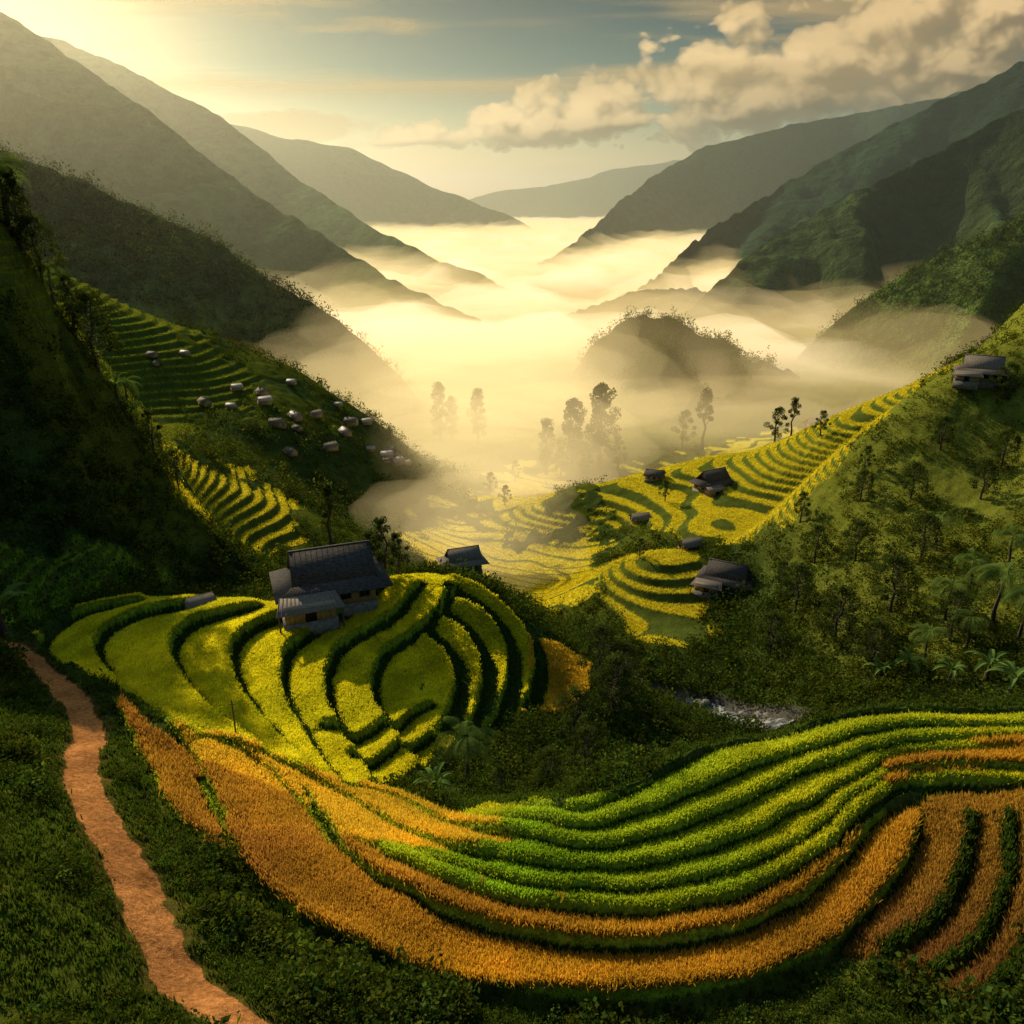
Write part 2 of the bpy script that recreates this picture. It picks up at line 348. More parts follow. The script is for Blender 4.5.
mountain("faint distant mountain ridge at the valley head",[(380,235),(490,192),(560,184),(620,168),(680,160),(800,150),(900,200)],8500,.5,.5,320,1400,GL,seed=4,nx=260,ny=120)
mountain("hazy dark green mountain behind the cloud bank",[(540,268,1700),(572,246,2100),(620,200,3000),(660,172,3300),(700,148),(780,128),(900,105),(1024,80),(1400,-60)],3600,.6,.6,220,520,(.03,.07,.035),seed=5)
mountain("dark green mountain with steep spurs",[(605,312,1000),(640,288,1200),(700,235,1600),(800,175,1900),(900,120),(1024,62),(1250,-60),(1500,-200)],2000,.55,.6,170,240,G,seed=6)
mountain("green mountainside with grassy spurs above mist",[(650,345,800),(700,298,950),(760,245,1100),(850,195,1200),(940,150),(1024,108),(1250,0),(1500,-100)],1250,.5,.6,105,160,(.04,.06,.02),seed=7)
mountain("green lower slope with terraced fields",[(770,385),(840,318),(900,275),(960,245),(1024,215),(1250,120),(1500,40)],720,.42,.6,35,120,G2,seed=8,treeamp=3,terr=6,forest=1100)
mountain("forested hillside descending into mist",[(-400,60),(-150,110),(0,150),(100,192),(200,236),(330,316),(400,375),(440,430)],560,.5,.6,30,90,(.08,.11,.025),seed=9,treeamp=4,forest=3200)
mountain("wooded knoll rising out of the mist",[(545,400),(572,376),(590,350),(608,338),(622,324),(645,316),(660,322),(676,320),(700,338),(722,342),(745,360),(790,375),(820,392),(880,415)],640,.42,.5,16,40,(.04,.06,.02),seed=10,treeamp=6,W=180,nx=300,ny=140,forest=1300,ker=9)
mountain("low wooded spur in the mist",[(530,335),(560,318),(600,305),(640,290),(700,290),(760,330)],1000,.35,.5,12,120,(.03,.045,.015),seed=11,treeamp=6,W=260,nx=240,ny=100)
# ---------- foliage builders
def leaf_quads(P,N_,size,cols,asp=1.0):
    n=len(P);a=rng.normal(size=(n,3));a/=np.linalg.norm(a,axis=1)[:,None]
    b=np.cross(a,rng.normal(size=(n,3)));b/=np.linalg.norm(b,axis=1)[:,None]+1e-9
    s=size[:,None]*.5
    V=np.stack([P-a*s*asp,P+b*s*.6,P+a*s*asp,P-b*s*.6],1).reshape(-1,3)
    Fc=np.arange(4*n).reshape(n,4);return V,Fc,np.repeat(cols,4,0)
def shrub_stuff(name,pos,rad,nl,leaf,label,base,cat="bushes",hr=.8):
    n=len(pos);k=n*nl;base=np.array(base);base=np.broadcast_to(base,(n,3))
    idx=np.repeat(np.arange(n),nl)
    sub=rng.integers(0,6,k)
    off=rng.normal(size=(n,6,3))*.42;off[...,2]=np.abs(off[...,2])*hr*1.2+.15
    d=rng.normal(size=(k,3));d/=np.linalg.norm(d,axis=1)[:,None];d*=(.28+.2*rng.random(k))[:,None]
    q=off[idx,sub]+d;q[:,2]=np.maximum(q[:,2],-.1)
    P=pos[idx]+q*rad[idx][:,None]
    sh=.55+.7*rng.random(n);hue=rng.random(n)
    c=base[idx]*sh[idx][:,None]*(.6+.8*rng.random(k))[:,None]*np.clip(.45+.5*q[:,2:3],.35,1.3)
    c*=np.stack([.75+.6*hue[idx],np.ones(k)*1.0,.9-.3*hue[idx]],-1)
    V,Fc,Cc=leaf_quads(P,None,leaf*rad[idx]*(.6+.8*rng.random(k)),c)
    return obj(name,npmesh(name,V,Fc,Cc),M_leaf,kind="stuff",label=label,category=cat)
def sample(n,y0,y1,s0,s1,pw=0):
    s=rng.uniform(s0,s1,n)
    if pw==0: y=rng.uniform(y0,y1,n)
    else: y=np.exp(rng.uniform(math.log(y0),math.log(y1),n))
    return s*y,y
PALR={1:(.34,.52,.03),2:(.58,.31,.045),3:(.84,.76,.03),4:(.82,.54,.05),5:(.40,.215,.045)}
def blades(name,x,y,z,cols,h,wd,nb,label,cat,mat=M_rice,spread=.12):
    n=len(x);k=n*nb;i=np.repeat(np.arange(n),nb)
    ang=rng.uniform(0,2*np.pi,k);of=rng.normal(size=(k,2))*spread
    bx=x[i]+of[:,0];by=y[i]+of[:,1];bz=z[i]-.05
    hh=h[i]*rng.uniform(.65,1.15,k);lean=rng.normal(size=(k,2))*.22*hh[:,None]
    ww=wd[i]*.5
    dx=np.cos(ang)*ww;dy=np.sin(ang)*ww
    b1=np.stack([bx-dx,by-dy,bz],-1);b2=np.stack([bx+dx,by+dy,bz],-1)
    t=np.stack([bx+lean[:,0],by+lean[:,1],bz+hh],-1)
    m1=(b1*.45+t*.55)+np.stack([-dx*.8,-dy*.8,hh*.08],-1);m2=(b2*.45+t*.55)+np.stack([dx*.8,dy*.8,hh*.08],-1)
    V=np.stack([b1,b2,m2,t,m1],1).reshape(-1,3)
    Fc=np.arange(5*k).reshape(k,5)
    cc_=cols[i]*rng.uniform(.68,1.28,k)[:,None]
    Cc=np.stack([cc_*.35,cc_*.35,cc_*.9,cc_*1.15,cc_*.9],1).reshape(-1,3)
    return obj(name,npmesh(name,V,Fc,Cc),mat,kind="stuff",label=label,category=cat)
x,y=sample(640000,24,100,-.95,.95)
z,cr,nr,tmm,rs,pdd,sdd=H_full(x,y)
names={1:("bright green young rice in curved terraces","rice"),2:("ripe orange rice growing in curved terraces","rice"),3:("yellow green rice on stepped knoll terraces","rice"),4:("golden ripe rice on narrow terraces","rice"),5:("brownish orange ripe rice in wide paddies","rice")}
for t in (1,2,3,4,5):
    k=(cr==t)&(np.abs(nr)>.95)&(pdd>1.6)
    c=np.array(PALR[t])[None]*(.7+.6*(fbm(x[k]/3,y[k]/3,3,70)*.5+.5))[:,None]
    hue=fbm(x[k]/9,y[k]/9,2,71)
    if t==1: c=c*np.stack([1+1.1*np.clip(hue+.3,0,1),1+.3*np.clip(hue+.2,0,1),1+0*hue],-1)
    elif t in(2,5): c=c*np.stack([1+.35*hue,1+.5*hue,1+0*hue],-1)
    else: c=c*np.stack([1+.15*hue,1+.1*hue,1+0*hue],-1)
    hgt={1:.25,2:.5,3:.27,4:.38,5:.55}[t]
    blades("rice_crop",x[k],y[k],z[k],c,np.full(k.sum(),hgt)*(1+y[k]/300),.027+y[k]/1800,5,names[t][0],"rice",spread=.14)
x,y=sample(280000,13,100,-1.05,1.0)
z,cr,nr,tmm,rs,pdd,sdd=H_full(x,y)
k=(((cr>0)&(np.abs(nr)<1.0))|((cr==0)&(rng.random(len(x))<.25)))&(pdd>1.15)&(sdd>4)
rim=(nr[k]<1)&(nr[k]>0)&(cr[k]>0)&(cr[k]!=5)
c=np.where(rim[:,None],np.array([.40,.50,.03])[None],np.array([.07,.12,.018])[None])*(.6+.8*(fbm(x[k]/2.5,y[k]/2.5,3,80)*.5+.5))[:,None]
hh=np.where(cr[k]>0,np.where(cr[k]==5,.4,.15),.3)
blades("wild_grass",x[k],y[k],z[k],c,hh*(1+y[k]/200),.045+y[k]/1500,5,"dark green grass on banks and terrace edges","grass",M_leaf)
x,y=sample(300000,80,340,-.76,.6,1)
z,cr,nr,tmm,rs,pdd,sdd=H_full(x,y)
k=(tmm>0)&(rs==0)
c=np.where((tmm[k]==7)[:,None],np.array([.24,.42,.04])[None],np.where((tmm[k]==4)[:,None],np.array([.2,.22,.03])[None],np.array([.76,.6,.03])[None]))*(.7+.6*(fbm(x[k]/14,y[k]/14,3,90)*.5+.5))[:,None]
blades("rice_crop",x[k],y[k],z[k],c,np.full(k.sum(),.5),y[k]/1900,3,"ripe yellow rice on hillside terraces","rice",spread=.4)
def scatter(n,y0,y1,cond,pw=1,s0=-1.05,s1=1.0):
    x,y=sample(n,y0,y1,s0,s1,pw);z,cr,nr,tmm,rs,pdd,sdd=H_full(x,y)
    k=(cr==0)&(tmm==0)&(sdd>4.5)&cond(x,y)
    return np.stack([x[k],y[k],z[k]],-1),pdd[k]
def clearc(x,y,m=.8):
    ok=np.ones(x.shape,bool)
    for dx,dy in ((m,0),(-m,0),(0,m),(0,-m)):
        for P,t in CROPS: ok&=~bb(x+dx,y+dy,P)
    return ok
den=lambda x,y:(fbm(x/9,y/9,3,55)>-.35)
P,pp=scatter(17000,13,64,lambda x,y:clearc(x,y,.9)&den(x,y))
rad=rng.uniform(.3,.8,len(P))*(.5+1.3*sstep(-.2,.5,fbm(P[:,0]/4,P[:,1]/4,2,91)))
k=pp>1.1+rad*.8
P=P[k];rad=rad[k]
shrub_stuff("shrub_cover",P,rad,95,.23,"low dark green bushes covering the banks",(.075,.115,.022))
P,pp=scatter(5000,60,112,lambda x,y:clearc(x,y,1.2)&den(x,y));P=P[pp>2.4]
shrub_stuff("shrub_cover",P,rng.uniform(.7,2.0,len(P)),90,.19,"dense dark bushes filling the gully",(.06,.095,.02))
P,pp=scatter(22000,98,215,lambda x,y:(fbm(x/22,y/22,3,56)>-.32))
right=P[:,0]>35;lowz=1-sstep(-84,-60,P[:,2])
keep=~right|(rng.random(len(P))<.6+.4*lowz)|(fbm(P[:,0]/14,P[:,1]/14,2,57)>.0)
P=P[keep];right=right[keep];lowz=lowz[keep]
rad=np.where(right,.4+1.5*rng.random(len(P))**1.6+1.3*lowz*rng.random(len(P)),.7+1.6*rng.random(len(P)))
cb=np.where(right[:,None],np.array([.105,.14,.02])*(1-lowz[:,None])+np.array([.055,.09,.018])*lowz[:,None],np.array([.065,.1,.02]))
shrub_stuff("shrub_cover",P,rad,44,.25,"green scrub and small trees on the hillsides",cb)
P,pp=scatter(8500,210,430,lambda x,y:fbm(x/30,y/30,3,57)>-.25)
shrub_stuff("shrub_cover",P,rng.uniform(1.4,3.6,len(P)),42,.23,"green woodland patches on the valley slopes",(.08,.11,.02))
P=np.concatenate(FOREST)
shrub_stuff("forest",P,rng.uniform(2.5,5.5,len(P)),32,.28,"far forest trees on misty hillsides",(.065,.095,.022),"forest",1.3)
# ---------- individual trees
def tube(path,rad,seg=7):
    path=np.array(path,float);V=[];Fc=[]
    for i,p in enumerate(path):
        d=path[min(i+1,len(path)-1)]-path[max(i-1,0)];d/=np.linalg.norm(d)+1e-9
        a=np.cross(d,[.3,1,.1]);a/=np.linalg.norm(a);b=np.cross(d,a)
        for j in range(seg):
            t=2*math.pi*j/seg;V.append(p+rad[i]*(math.cos(t)*a+math.sin(t)*b))
    for i in range(len(path)-1):
        for j in range(seg):
            q=i*seg;Fc.append([q+j,q+(j+1)%seg,q+seg+(j+1)%seg,q+seg+j])
    return V,Fc
def merge(parts):
    V=[];Fc=[]
    for v,f in parts:
        o=len(V);V+=list(v);Fc+=[[i+o for i in q] for q in f]
    return np.array(V),np.array(Fc)
SEEDS={'tall0':11,'tall1':12,'round':13,'thin':14,'small':15,'palm':16,'banana':17}
def make_tree(kind):
    parts=[];cl=[];r=random.Random(SEEDS[kind])
    if kind in('tall0','tall1','round','thin','small'):
        base={'tall0':.2,'tall1':.16,'round':.22,'thin':.5,'small':.25}[kind];wd_={'tall0':.17,'tall1':.15,'round':.36,'thin':.13,'small':.26}[kind]
        tp=[(0,0,0)]+[(.02*r.uniform(-1,1)*i,.02*r.uniform(-1,1)*i,i*.19) for i in range(1,6)]
        parts.append(tube(tp,[.03,.023,.019,.014,.009,.004]))
        nl={'tall0':30,'tall1':26,'round':30,'thin':13,'small':20}[kind]
        for i in range(nl):
            z=base+(1-base)*(i+.5)/nl;a=i*2.4+r.random();rr=wd_*math.sin(math.pi*min(1,.22+.76*(z-base)/(1-base)))**.7*r.uniform(.4,1.1)
            e=(math.cos(a)*rr,math.sin(a)*rr,min(.97,z+.02));s=(0,0,max(.05,z-.1))
            parts.append(tube([s,((s[0]+e[0])/2,(s[1]+e[1])/2,(s[2]+e[2])/2-.01),e],[.007,.005,.002],5));cl.append((e,r.uniform(.05,.085)*(1.4 if kind=='round' else 1)))
        cl.append(((0,0,.95),.05))
        Pc=[];Cc=[]
        for (e,rd) in cl:
            m=130;d=rng.normal(size=(m,3));d/=np.linalg.norm(d,axis=1)[:,None];d*=(rd*rng.random(m)**.33*r.uniform(.8,1.25))[:,None]
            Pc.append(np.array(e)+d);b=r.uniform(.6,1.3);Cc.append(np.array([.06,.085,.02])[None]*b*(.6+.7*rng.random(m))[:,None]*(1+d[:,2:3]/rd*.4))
        Pc=np.concatenate(Pc);Cc=np.concatenate(Cc)
        V,Fc,Cv=leaf_quads(Pc,None,.03*(.6+.8*rng.random(len(Pc))),Cc)
        crown=npmesh("crown",V,Fc,Cv)
    else:
        palm=kind=='palm'
        hz=.6 if palm else .35
        parts.append(tube([(0,0,0),(.02,.01,hz*.35),(.01,.03,hz*.7),(.0,.02,hz)],[.026,.019,.017,.016] if palm else [.05,.045,.035,.025]))
        V=[];Fc=[];Cv=[]
        nf=17 if palm else 9
        for i in range(nf):
            a=i*2.399+r.random()*.3;up=r.uniform(.2,1.45) if palm else r.uniform(.9,1.6);L_=.44*r.uniform(.75,1.1) if palm else .6*r.uniform(.75,1.1)
            prev=np.array([0,.02,hz]);el=up;st=12;pts=[prev]
            for j in range(st):
                el-=(.14 if palm else .13)*(1+j*.05);d=np.array([math.cos(a)*math.cos(el),math.sin(a)*math.cos(el),math.sin(el)])
                prev=prev+d*L_/st;pts.append(prev)
            side=np.array([-math.sin(a),math.cos(a),0])
            b=r.uniform(.7,1.3)
            if palm:
                for j in range(2,len(pts)):
                    for sgn in(-1,1):
                        for q in range(2):
                            p=pts[j-1]+(pts[j]-pts[j-1])*q/2;dn=(pts[j]-pts[j-1]);dn/=np.linalg.norm(dn);ll=.11*math.sin(math.pi*min(1,(j+q/2)/len(pts)*.85+.12))
                            e=p+side*sgn*ll*.7+dn*ll*.7+np.array([0,0,-ll*.5]);o=len(V);V+=[p,p+dn*.009,e,e-dn*.003];Fc.append([o,o+1,o+2,o+3]);Cv+=[np.array([.13,.19,.04])*b]*4
            else:
                for j in range(len(pts)-1):
                    w0=.06*math.sin(math.pi*min(1,.08+j/len(pts)))**.6;w1=.06*math.sin(math.pi*min(1,.08+(j+1)/len(pts)))**.6 if j<len(pts)-2 else .004
                    for sgn in(-1,1):
                        o=len(V);V+=[pts[j],pts[j+1],pts[j+1]+side*sgn*w1+np.array([0,0,w1*.35]),pts[j]+side*sgn*w0*.85+np.array([0,0,w0*.35])];Fc.append([o,o+1,o+2,o+3]);Cv+=[np.array([.13,.21,.045])*b]*4
        crown=npmesh("crown",np.array(V),np.array(Fc),np.array(Cv))
    V,Fc=merge(parts);return npmesh("trunk",V,Fc,None,True),crown
TM={k:make_tree(k) for k in SEEDS}
LAB={'tall0':("tree","tall leafy tree with layered clumps of foliage","tree"),'tall1':("tree","tall slender leafy tree standing in mist","tree"),'round':("tree","rounded dark green tree on scrubby slope","tree"),'thin':("tree","thin tree with bare trunk and small crown","tree"),'small':("tree","small open leafy tree beside terraces","tree"),'palm':("palm_tree","palm tree with feathery arching fronds","palm"),'banana':("banana_plant","banana plant with broad arching green leaves","plant")}
def tree(kind,x,y,h,rot=None,z=None,tilt=0):
    nm,lb,ct=LAB[kind];e=bpy.data.objects.new(nm,None);link(e);e.empty_display_size=.5
    e.location=(x,y,(Hs(x,y) if z is None else z)-.1);e.scale=(h,h,h);e.rotation_euler=(0,tilt,random.uniform(0,6.28) if rot is None else rot)
    e["label"]=lb;e["category"]=ct;e["group"]={"tree":"trees on the valley slopes","palm":"palms on the valley slopes","plant":"banana plants"}[ct]
    t,c=TM[kind];obj("trunk",t,M_bark,e);obj("crown",c,M_leaf,e)
TREES=[('tall1',546,474,56),('tall0',572,472,72),('tall0',599,468,84),('small',617,470,36),('small',560,478,32),('small',585,476,34),
('thin',702,452,58),('small',682,450,38),('small',775,440,36),('thin',791,436,36),('small',820,440,24),
('thin',332,548,66),('small',384,575,62),('small',398,570,45),('small',372,568,50),('small',515,480,22),('small',490,490,24),('small',505,505,22),
('round',890,610,54),('round',835,640,56),('round',855,560,40),('round',920,560,44),('round',795,610,48),('round',770,655,44),('round',870,670,50),('round',815,560,38),('round',910,500,34),('round',980,500,36),('round',860,500,30),('round',940,450,30),('round',1000,470,34),
('round',950,640,48),('small',800,520,30),('small',780,590,30),('small',640,560,22),('small',665,500,22),('small',870,395,20),('small',865,470,25),('round',1005,400,30),
('palm',466,782,84),('palm',992,625,84),('palm',945,620,58),('palm',1018,640,70),('banana',8,640,72),('banana',436,798,44),('palm',925,660,50),('banana',905,675,36),('palm',968,592,52),('palm',1006,572,56),('banana',985,680,42),('banana',880,680,30),('palm',935,545,40),('banana',1010,695,44),('banana',950,682,34),('palm',965,650,54),
('round',600,680,60),('round',612,715,64),('round',585,775,52),('round',596,650,46),('round',548,790,44),('small',500,795,36),('round',622,690,52),('round',575,740,58)]
hp=hit([(t[1],t[2]) for t in TREES])
for (k_,u,v,h),p in zip(TREES,hp):
    if v>560 and u<640 and p[1]>125: p=lhit([(u,v)],125)[0]
    dist=math.sqrt(p[0]**2+p[1]**2+Hs(*p)**2)
    tree(k_,p[0],p[1],h*dist/F)
for k_,u,yv,h in(('tall1',440,450,34),('tall1',478,440,31),('tall1',452,450,26)):
    s,_=ray(u,430);tree(k_,float(s)*yv,yv,h)
for k_,u,h in(('palm',8,15),('tall1',24,12),('round',42,10),('palm',54,10),('small',74,9),('round',98,13),('banana',118,7),('banana',134,7),('small',154,8),('round',178,7),('palm',128,9)):
    for v in range(150,600,6):
        p=hit([(u,v)])[0]
        if p[1]<150: break
    tree(k_,p[0],p[1],h)
# ---------- houses
def box(c,s,rz=0):
    cx,cy,cz=c;sx,sy,sz=[q/2 for q in s];V=[(cx+a*sx,cy+b*sy,cz+d*sz) for a in(-1,1) for b in(-1,1) for d in(-1,1)]
    return V,[[0,1,3,2],[4,6,7,5],[0,4,5,1],[2,3,7,6],[0,2,6,4],[1,5,7,3]]
def slab(p0,p1,p2,p3,t=.12):
    P=[np.array(p,float) for p in(p0,p1,p2,p3)];nn=np.cross(P[1]-P[0],P[2]-P[0]);nn/=np.linalg.norm(nn)
    V=[tuple(p) for p in P]+[tuple(p-nn*t) for p in P];return V,[[0,1,2,3],[7,6,5,4],[0,4,5,1],[1,5,6,2],[2,6,7,3],[3,7,4,0]]
def pm(name,parts,mat,parent,**kw):
    V,Fc=merge(parts);return obj(name,npmesh(name,V,Fc),mat,parent,**kw)
def gable(L_,W_,z0,rise,ov,cx=0,cy=0,battens=True,hip=.86):
    hl=L_/2+ov;hw=W_/2+ov;dz=ov*rise/(W_/2);pr=[]
    for s in(-1,1):
        q=[(cx-hl,cy+s*hw,z0-dz),(cx+hl,cy+s*hw,z0-dz),(cx+hl*hip,cy,z0+rise),(cx-hl*hip,cy,z0+rise)]
        if s==1:q=q[::-1]
        pr.append(slab(*q))
        if battens:
            nb_=int(L_/.4)
            for i in range(nb_+1):
                xx=cx-hl+2*hl*i/nb_;xt=cx+(xx-cx)*hip
                pr.append(tube([(xx,cy+s*hw,z0-dz+.01),(xt,cy,z0+rise+.01)],[.03,.03],4))
    pr.append(box((cx,cy,z0+rise+.08),(2*hl*hip+.1,.26,.16)));return pr
def skirt(L0,W0,z0,L1,W1,z1,cx=0,cy=0):
    a,b,c,d=L0/2,W0/2,L1/2,W1/2;o=[(cx-a,cy-b,z0),(cx+a,cy-b,z0),(cx+a,cy+b,z0),(cx-a,cy+b,z0)];i_=[(cx-c,cy-d,z1),(cx+c,cy-d,z1),(cx+c,cy+d,z1),(cx-c,cy+d,z1)]
    pr=[]
    for k in range(4):
        j=(k+1)%4;pr.append(slab(o[k],o[j],i_[j],i_[k]))
        n_=int(math.dist(o[k],o[j])/.4)
        for m in range(n_+1):
            f=m/n_;A_=np.array(o[k])*(1-f)+np.array(o[j])*f;B_=np.array(i_[k])*(1-f)+np.array(i_[j])*f
            pr.append(tube([A_+[0,0,.01],B_+[0,0,.01]],[.03,.03],4))
    return pr
def tri_wall(x,W_,z0,rise,cy=0,t=.12):
    V=[(x-t/2,cy-W_/2,z0),(x-t/2,cy+W_/2,z0),(x-t/2,cy,z0+rise*.95),(x-t/2,cy,z0+rise*.95),(x+t/2,cy-W_/2,z0),(x+t/2,cy+W_/2,z0),(x+t/2,cy,z0+rise*.95),(x+t/2,cy,z0+rise*.95)]
    return V,[[0,1,2,3],[7,6,5,4],[0,4,5,1],[1,5,6,2],[2,6,4,0]]
def house(x,y,width,rot,label,lean=True,upper=True,roofm=M_roof,z=None):
    e=bpy.data.objects.new("house",None);link(e);s=width/11.6
    e.location=(x,y,(Hs(x,y) if z is None else z)+.05);e.rotation_euler=(0,0,rot);e.scale=(s*1.06,s,s*.84);e["label"]=label;e["category"]="house";e["group"]="wooden farmhouses on the terraces"
    L_,W_,h=8.6,5.6,2.8
    pm("foundation",[box((0,0,-.95),(L_+.3,W_+.3,2.3))]+([box((-2.5,-4.0,-.95),(5.2,3.0,2.3))] if lean else []),M_rock,e)
    wl=[box((0,0,.2+h/2),(L_,W_,h))]
    for i in range(17): wl.append(box((-L_/2+.3+i*.5,-W_/2-.03,.2+h/2),(.07,.06,h-.1)));
    for i in range(11): wl.append(box((L_/2+.03,-W_/2+.3+i*.5,.2+h/2),(.06,.07,h-.1)));wl.append(box((-L_/2-.03,-W_/2+.3+i*.5,.2+h/2),(.06,.07,h-.1)))
    U=upper
    if U:
        wl+=[box((.4,0,3.8),(6.2,3.4,2.0)),tri_wall(-2.65,3.4,4.8,2.1),tri_wall(3.45,3.4,4.8,2.1)]
        for i in range(12): wl.append(box((-2.4+i*.5,-1.73,3.9),(.07,.06,1.7)))
    else: wl+=[tri_wall(-L_/2+.08,W_,.2+h,2.2),tri_wall(L_/2-.08,W_,.2+h,2.2)]
    if lean:
        wl.append(box((-2.5,-4.1,1.3),(4.8,2.6,2.2)))
        for i in range(9): wl.append(box((-4.6+i*.5,-5.43,1.3),(.07,.06,2.0)))
    pm("wall",wl,M_wall,e)
    if U:
        rf=pm("roof",gable(6.2,3.4,4.8,2.2,1.15,.4,0,hip=.95),roofm,e)
        pm("skirt_roof",skirt(L_+3.0,W_+2.6,2.5,6.3,3.6,4.2,.2,0),roofm,rf)
    else: rf=pm("roof",gable(L_,W_,.2+h,2.4,1.0),roofm,e)
    if lean:
        pr=[slab((-5.8,-6.1,1.9),(.8,-6.1,1.9),(.2,-3.6,2.9),(-5.2,-3.6,2.9))]
        for i in range(16): xx=-5.7+6.4*i/15;pr.append(tube([(xx,-6.1,1.92),(-2.5+(xx+2.5)*.84,-3.6,2.92)],[.03,.03],4))
        pm("porch_roof",pr,M_roof2,e)
        pm("post",[tube([(-5.5,-5.9,-.9),(-5.5,-5.9,1.95)],[.1,.1],6)],M_wood,e);pm("post",[tube([(.5,-5.9,-.9),(.5,-5.9,1.95)],[.1,.1],6)],M_wood,e)
    for wx in((1.3,3.2) if lean else (-2.6,2.6)):
        wn=pm("window",[box((wx,-W_/2-.05,1.5),(.9,.12,.9))],M_dark,e);pm("frame",[box((wx,-W_/2-.09,2.0),(1.1,.14,.1)),box((wx,-W_/2-.09,1.0),(1.1,.14,.1)),box((wx-.5,-W_/2-.09,1.5),(.1,.14,.9)),box((wx+.5,-W_/2-.09,1.5),(.1,.14,.9)),box((wx,-W_/2-.1,1.5),(.06,.1,.9))],M_wood,wn)
    for wy in(-1.4,1.4): pm("window",[box((L_/2+.04,wy,1.5),(.12,.9,.9))],M_dark,e);pm("window",[box((-L_/2-.04,wy,1.5),(.12,.9,.9))],M_dark,e)
    pm("door",[box((-2.5,-5.43,1.15),(1.1,.1,1.75))] if lean else [box((0,-W_/2-.06,1.15),(1.1,.14,1.8))],M_dark,e)
    return e
HS=[(330,598,102,.36,"large wooden farmhouse with dark tiered roof on knoll",True,True,M_roof),
(712,482,38,.5,"dark roofed farmhouse on terraced spur",True,True,M_roof),
(655,474,22,-.3,"small dark roofed hut on misty terraces",False,False,M_roof),
(724,588,50,-.5,"wooden farmhouse with porch beside terraced knob",True,True,M_roof),
(690,552,26,.4,"small grey roofed farm hut above terraces",False,False,M_roof2),
(640,520,22,.2,"small hut on golden terraces",False,False,M_roof2),
(978,382,40,-.5,"long wooden farmhouse on shrubby hillside",True,True,M_roof2),
(200,604,30,.6,"low grey roofed shed beside terrace fields",False,False,M_roof2),
(820,408,26,.2,"grey roofed house on misty upper slope",False,False,M_roof2)]
hp=hit([(h[0],h[1]) for h in HS])
for h,p in zip(HS,hp):
    if h[0] in(330,200): p=lhit([(h[0],h[1])])[0]
    dist=math.sqrt(p[0]**2+p[1]**2+Hs(*p)**2)
    house(p[0],p[1],h[2]*dist/F,h[3],h[4],h[5],h[6],h[7])
s_,t_=ray(462,570);house(float(s_)*131,131,8.0,.35,"small wooden hut beside the terraced knoll in mist",False,True,M_roof2,max(Hs(float(s_)*131,131),float(t_)*131+.3))
bwl,bwf=merge([box((0,0,1.2),(7,5,3.4)),tri_wall(-3.4,5,2.9,1.7),tri_wall(3.4,5,2.9,1.7)]);vw=npmesh("wall",bwl,bwf)
brl,brf=merge(gable(7,5,2.9,1.9,.6,battens=False));vr=npmesh("roof",brl,brf);vr2=npmesh("roof",brl,brf)
vw.materials.append(M_wall);vr.materials.append(M_tin);vr2.materials.append(M_roof2)
VP=[(58,322),(72,326),(64,332),(108,352),(150,345),(165,366),(195,372),(240,378),(262,384),(270,402),(290,392),(300,410),(322,398),(318,424),(340,410),(345,432),(360,420),(356,446),(375,432),(384,452),(395,446),(330,440),(312,440),(298,428),(404,464),(412,478),(280,418),(258,404),(240,398),(352,404),(370,462),(392,470)]
hp=hit(VP)
for i,p in enumerate(hp):
    e=bpy.data.objects.new("village_house",None);link(e);p=p if p[1]>140 else np.array([ray(*VP[i])[0]*255,255.]);p=p+np.array([random.uniform(-7,7),random.uniform(-22,8)]);e.location=(p[0],p[1],Hs(*p)+.5);e.rotation_euler=(0,0,random.uniform(-1,1));q=random.uniform(.34,.6);e.scale=(q*1.15,q,q)
    pale=i%2==0
    e["label"]="small village house with pale metal roof" if pale else "small village house with grey roof";e["category"]="house";e["group"]="village houses on the hillside"
    obj("wall",vw,None,e);obj("roof",vr if pale else vr2,None,e)
p=hit([(237,742)])[0];z0=Hs(*p)
e=pm("wooden_pole",[tube([(0,0,-.3),(.03,0,1.6),(.05,.02,3.3)],[.07,.06,.05],7),tube([(-.25,0,2.9),(.3,.02,2.95)],[.03,.03],5)],M_wood,None,label="thin wooden pole standing in the rice terrace",category="pole");e.location=(p[0],p[1],z0)
# stream
st=STREAM;tg=np.gradient(st,axis=0);tg/=np.linalg.norm(tg,axis=1)[:,None];nrm=np.stack([-tg[:,1],tg[:,0]],-1)
zc=np.array([Hs(*q) for q in st])+.5;zc=np.minimum.accumulate(zc);cs=np.linspace(-3.6,3.6,11)
V=np.array([[st[i,0]+nrm[i,0]*c_,st[i,1]+nrm[i,1]*c_,zc[i]+.12*math.sin(i*1.7+c_)] for i in range(len(st)) for c_ in cs])
m,nt,N,L=nmat("stream_material");o=N.new('ShaderNodeOutputMaterial');pz=N.new('ShaderNodeBsdfPrincipled');g=N.new('ShaderNodeNewGeometry');nz=N.new('ShaderNodeTexNoise');nz.inputs['Scale'].default_value=.9;nz.inputs['Detail'].default_value=8;nz.inputs['Roughness'].default_value=.75
L.new(g.outputs['Position'],nz.inputs[0]);r=N.new('ShaderNodeValToRGB');r.color_ramp.elements[0].position=.48;r.color_ramp.elements[1].position=.64;r.color_ramp.elements[0].color=(.035,.045,.045,1);r.color_ramp.elements[1].color=(.55,.55,.52,1)
L.new(nz.outputs[0],r.inputs[0]);L.new(r.outputs[0],pz.inputs['Base Color']);pz.inputs['Roughness'].default_value=.35;b=N.new('ShaderNodeBump');b.inputs['Distance'].default_value=.3;L.new(nz.outputs[0],b.inputs['Height']);L.new(b.outputs[0],pz.inputs['Normal']);L.new(pz.outputs[0],o.inputs[0])
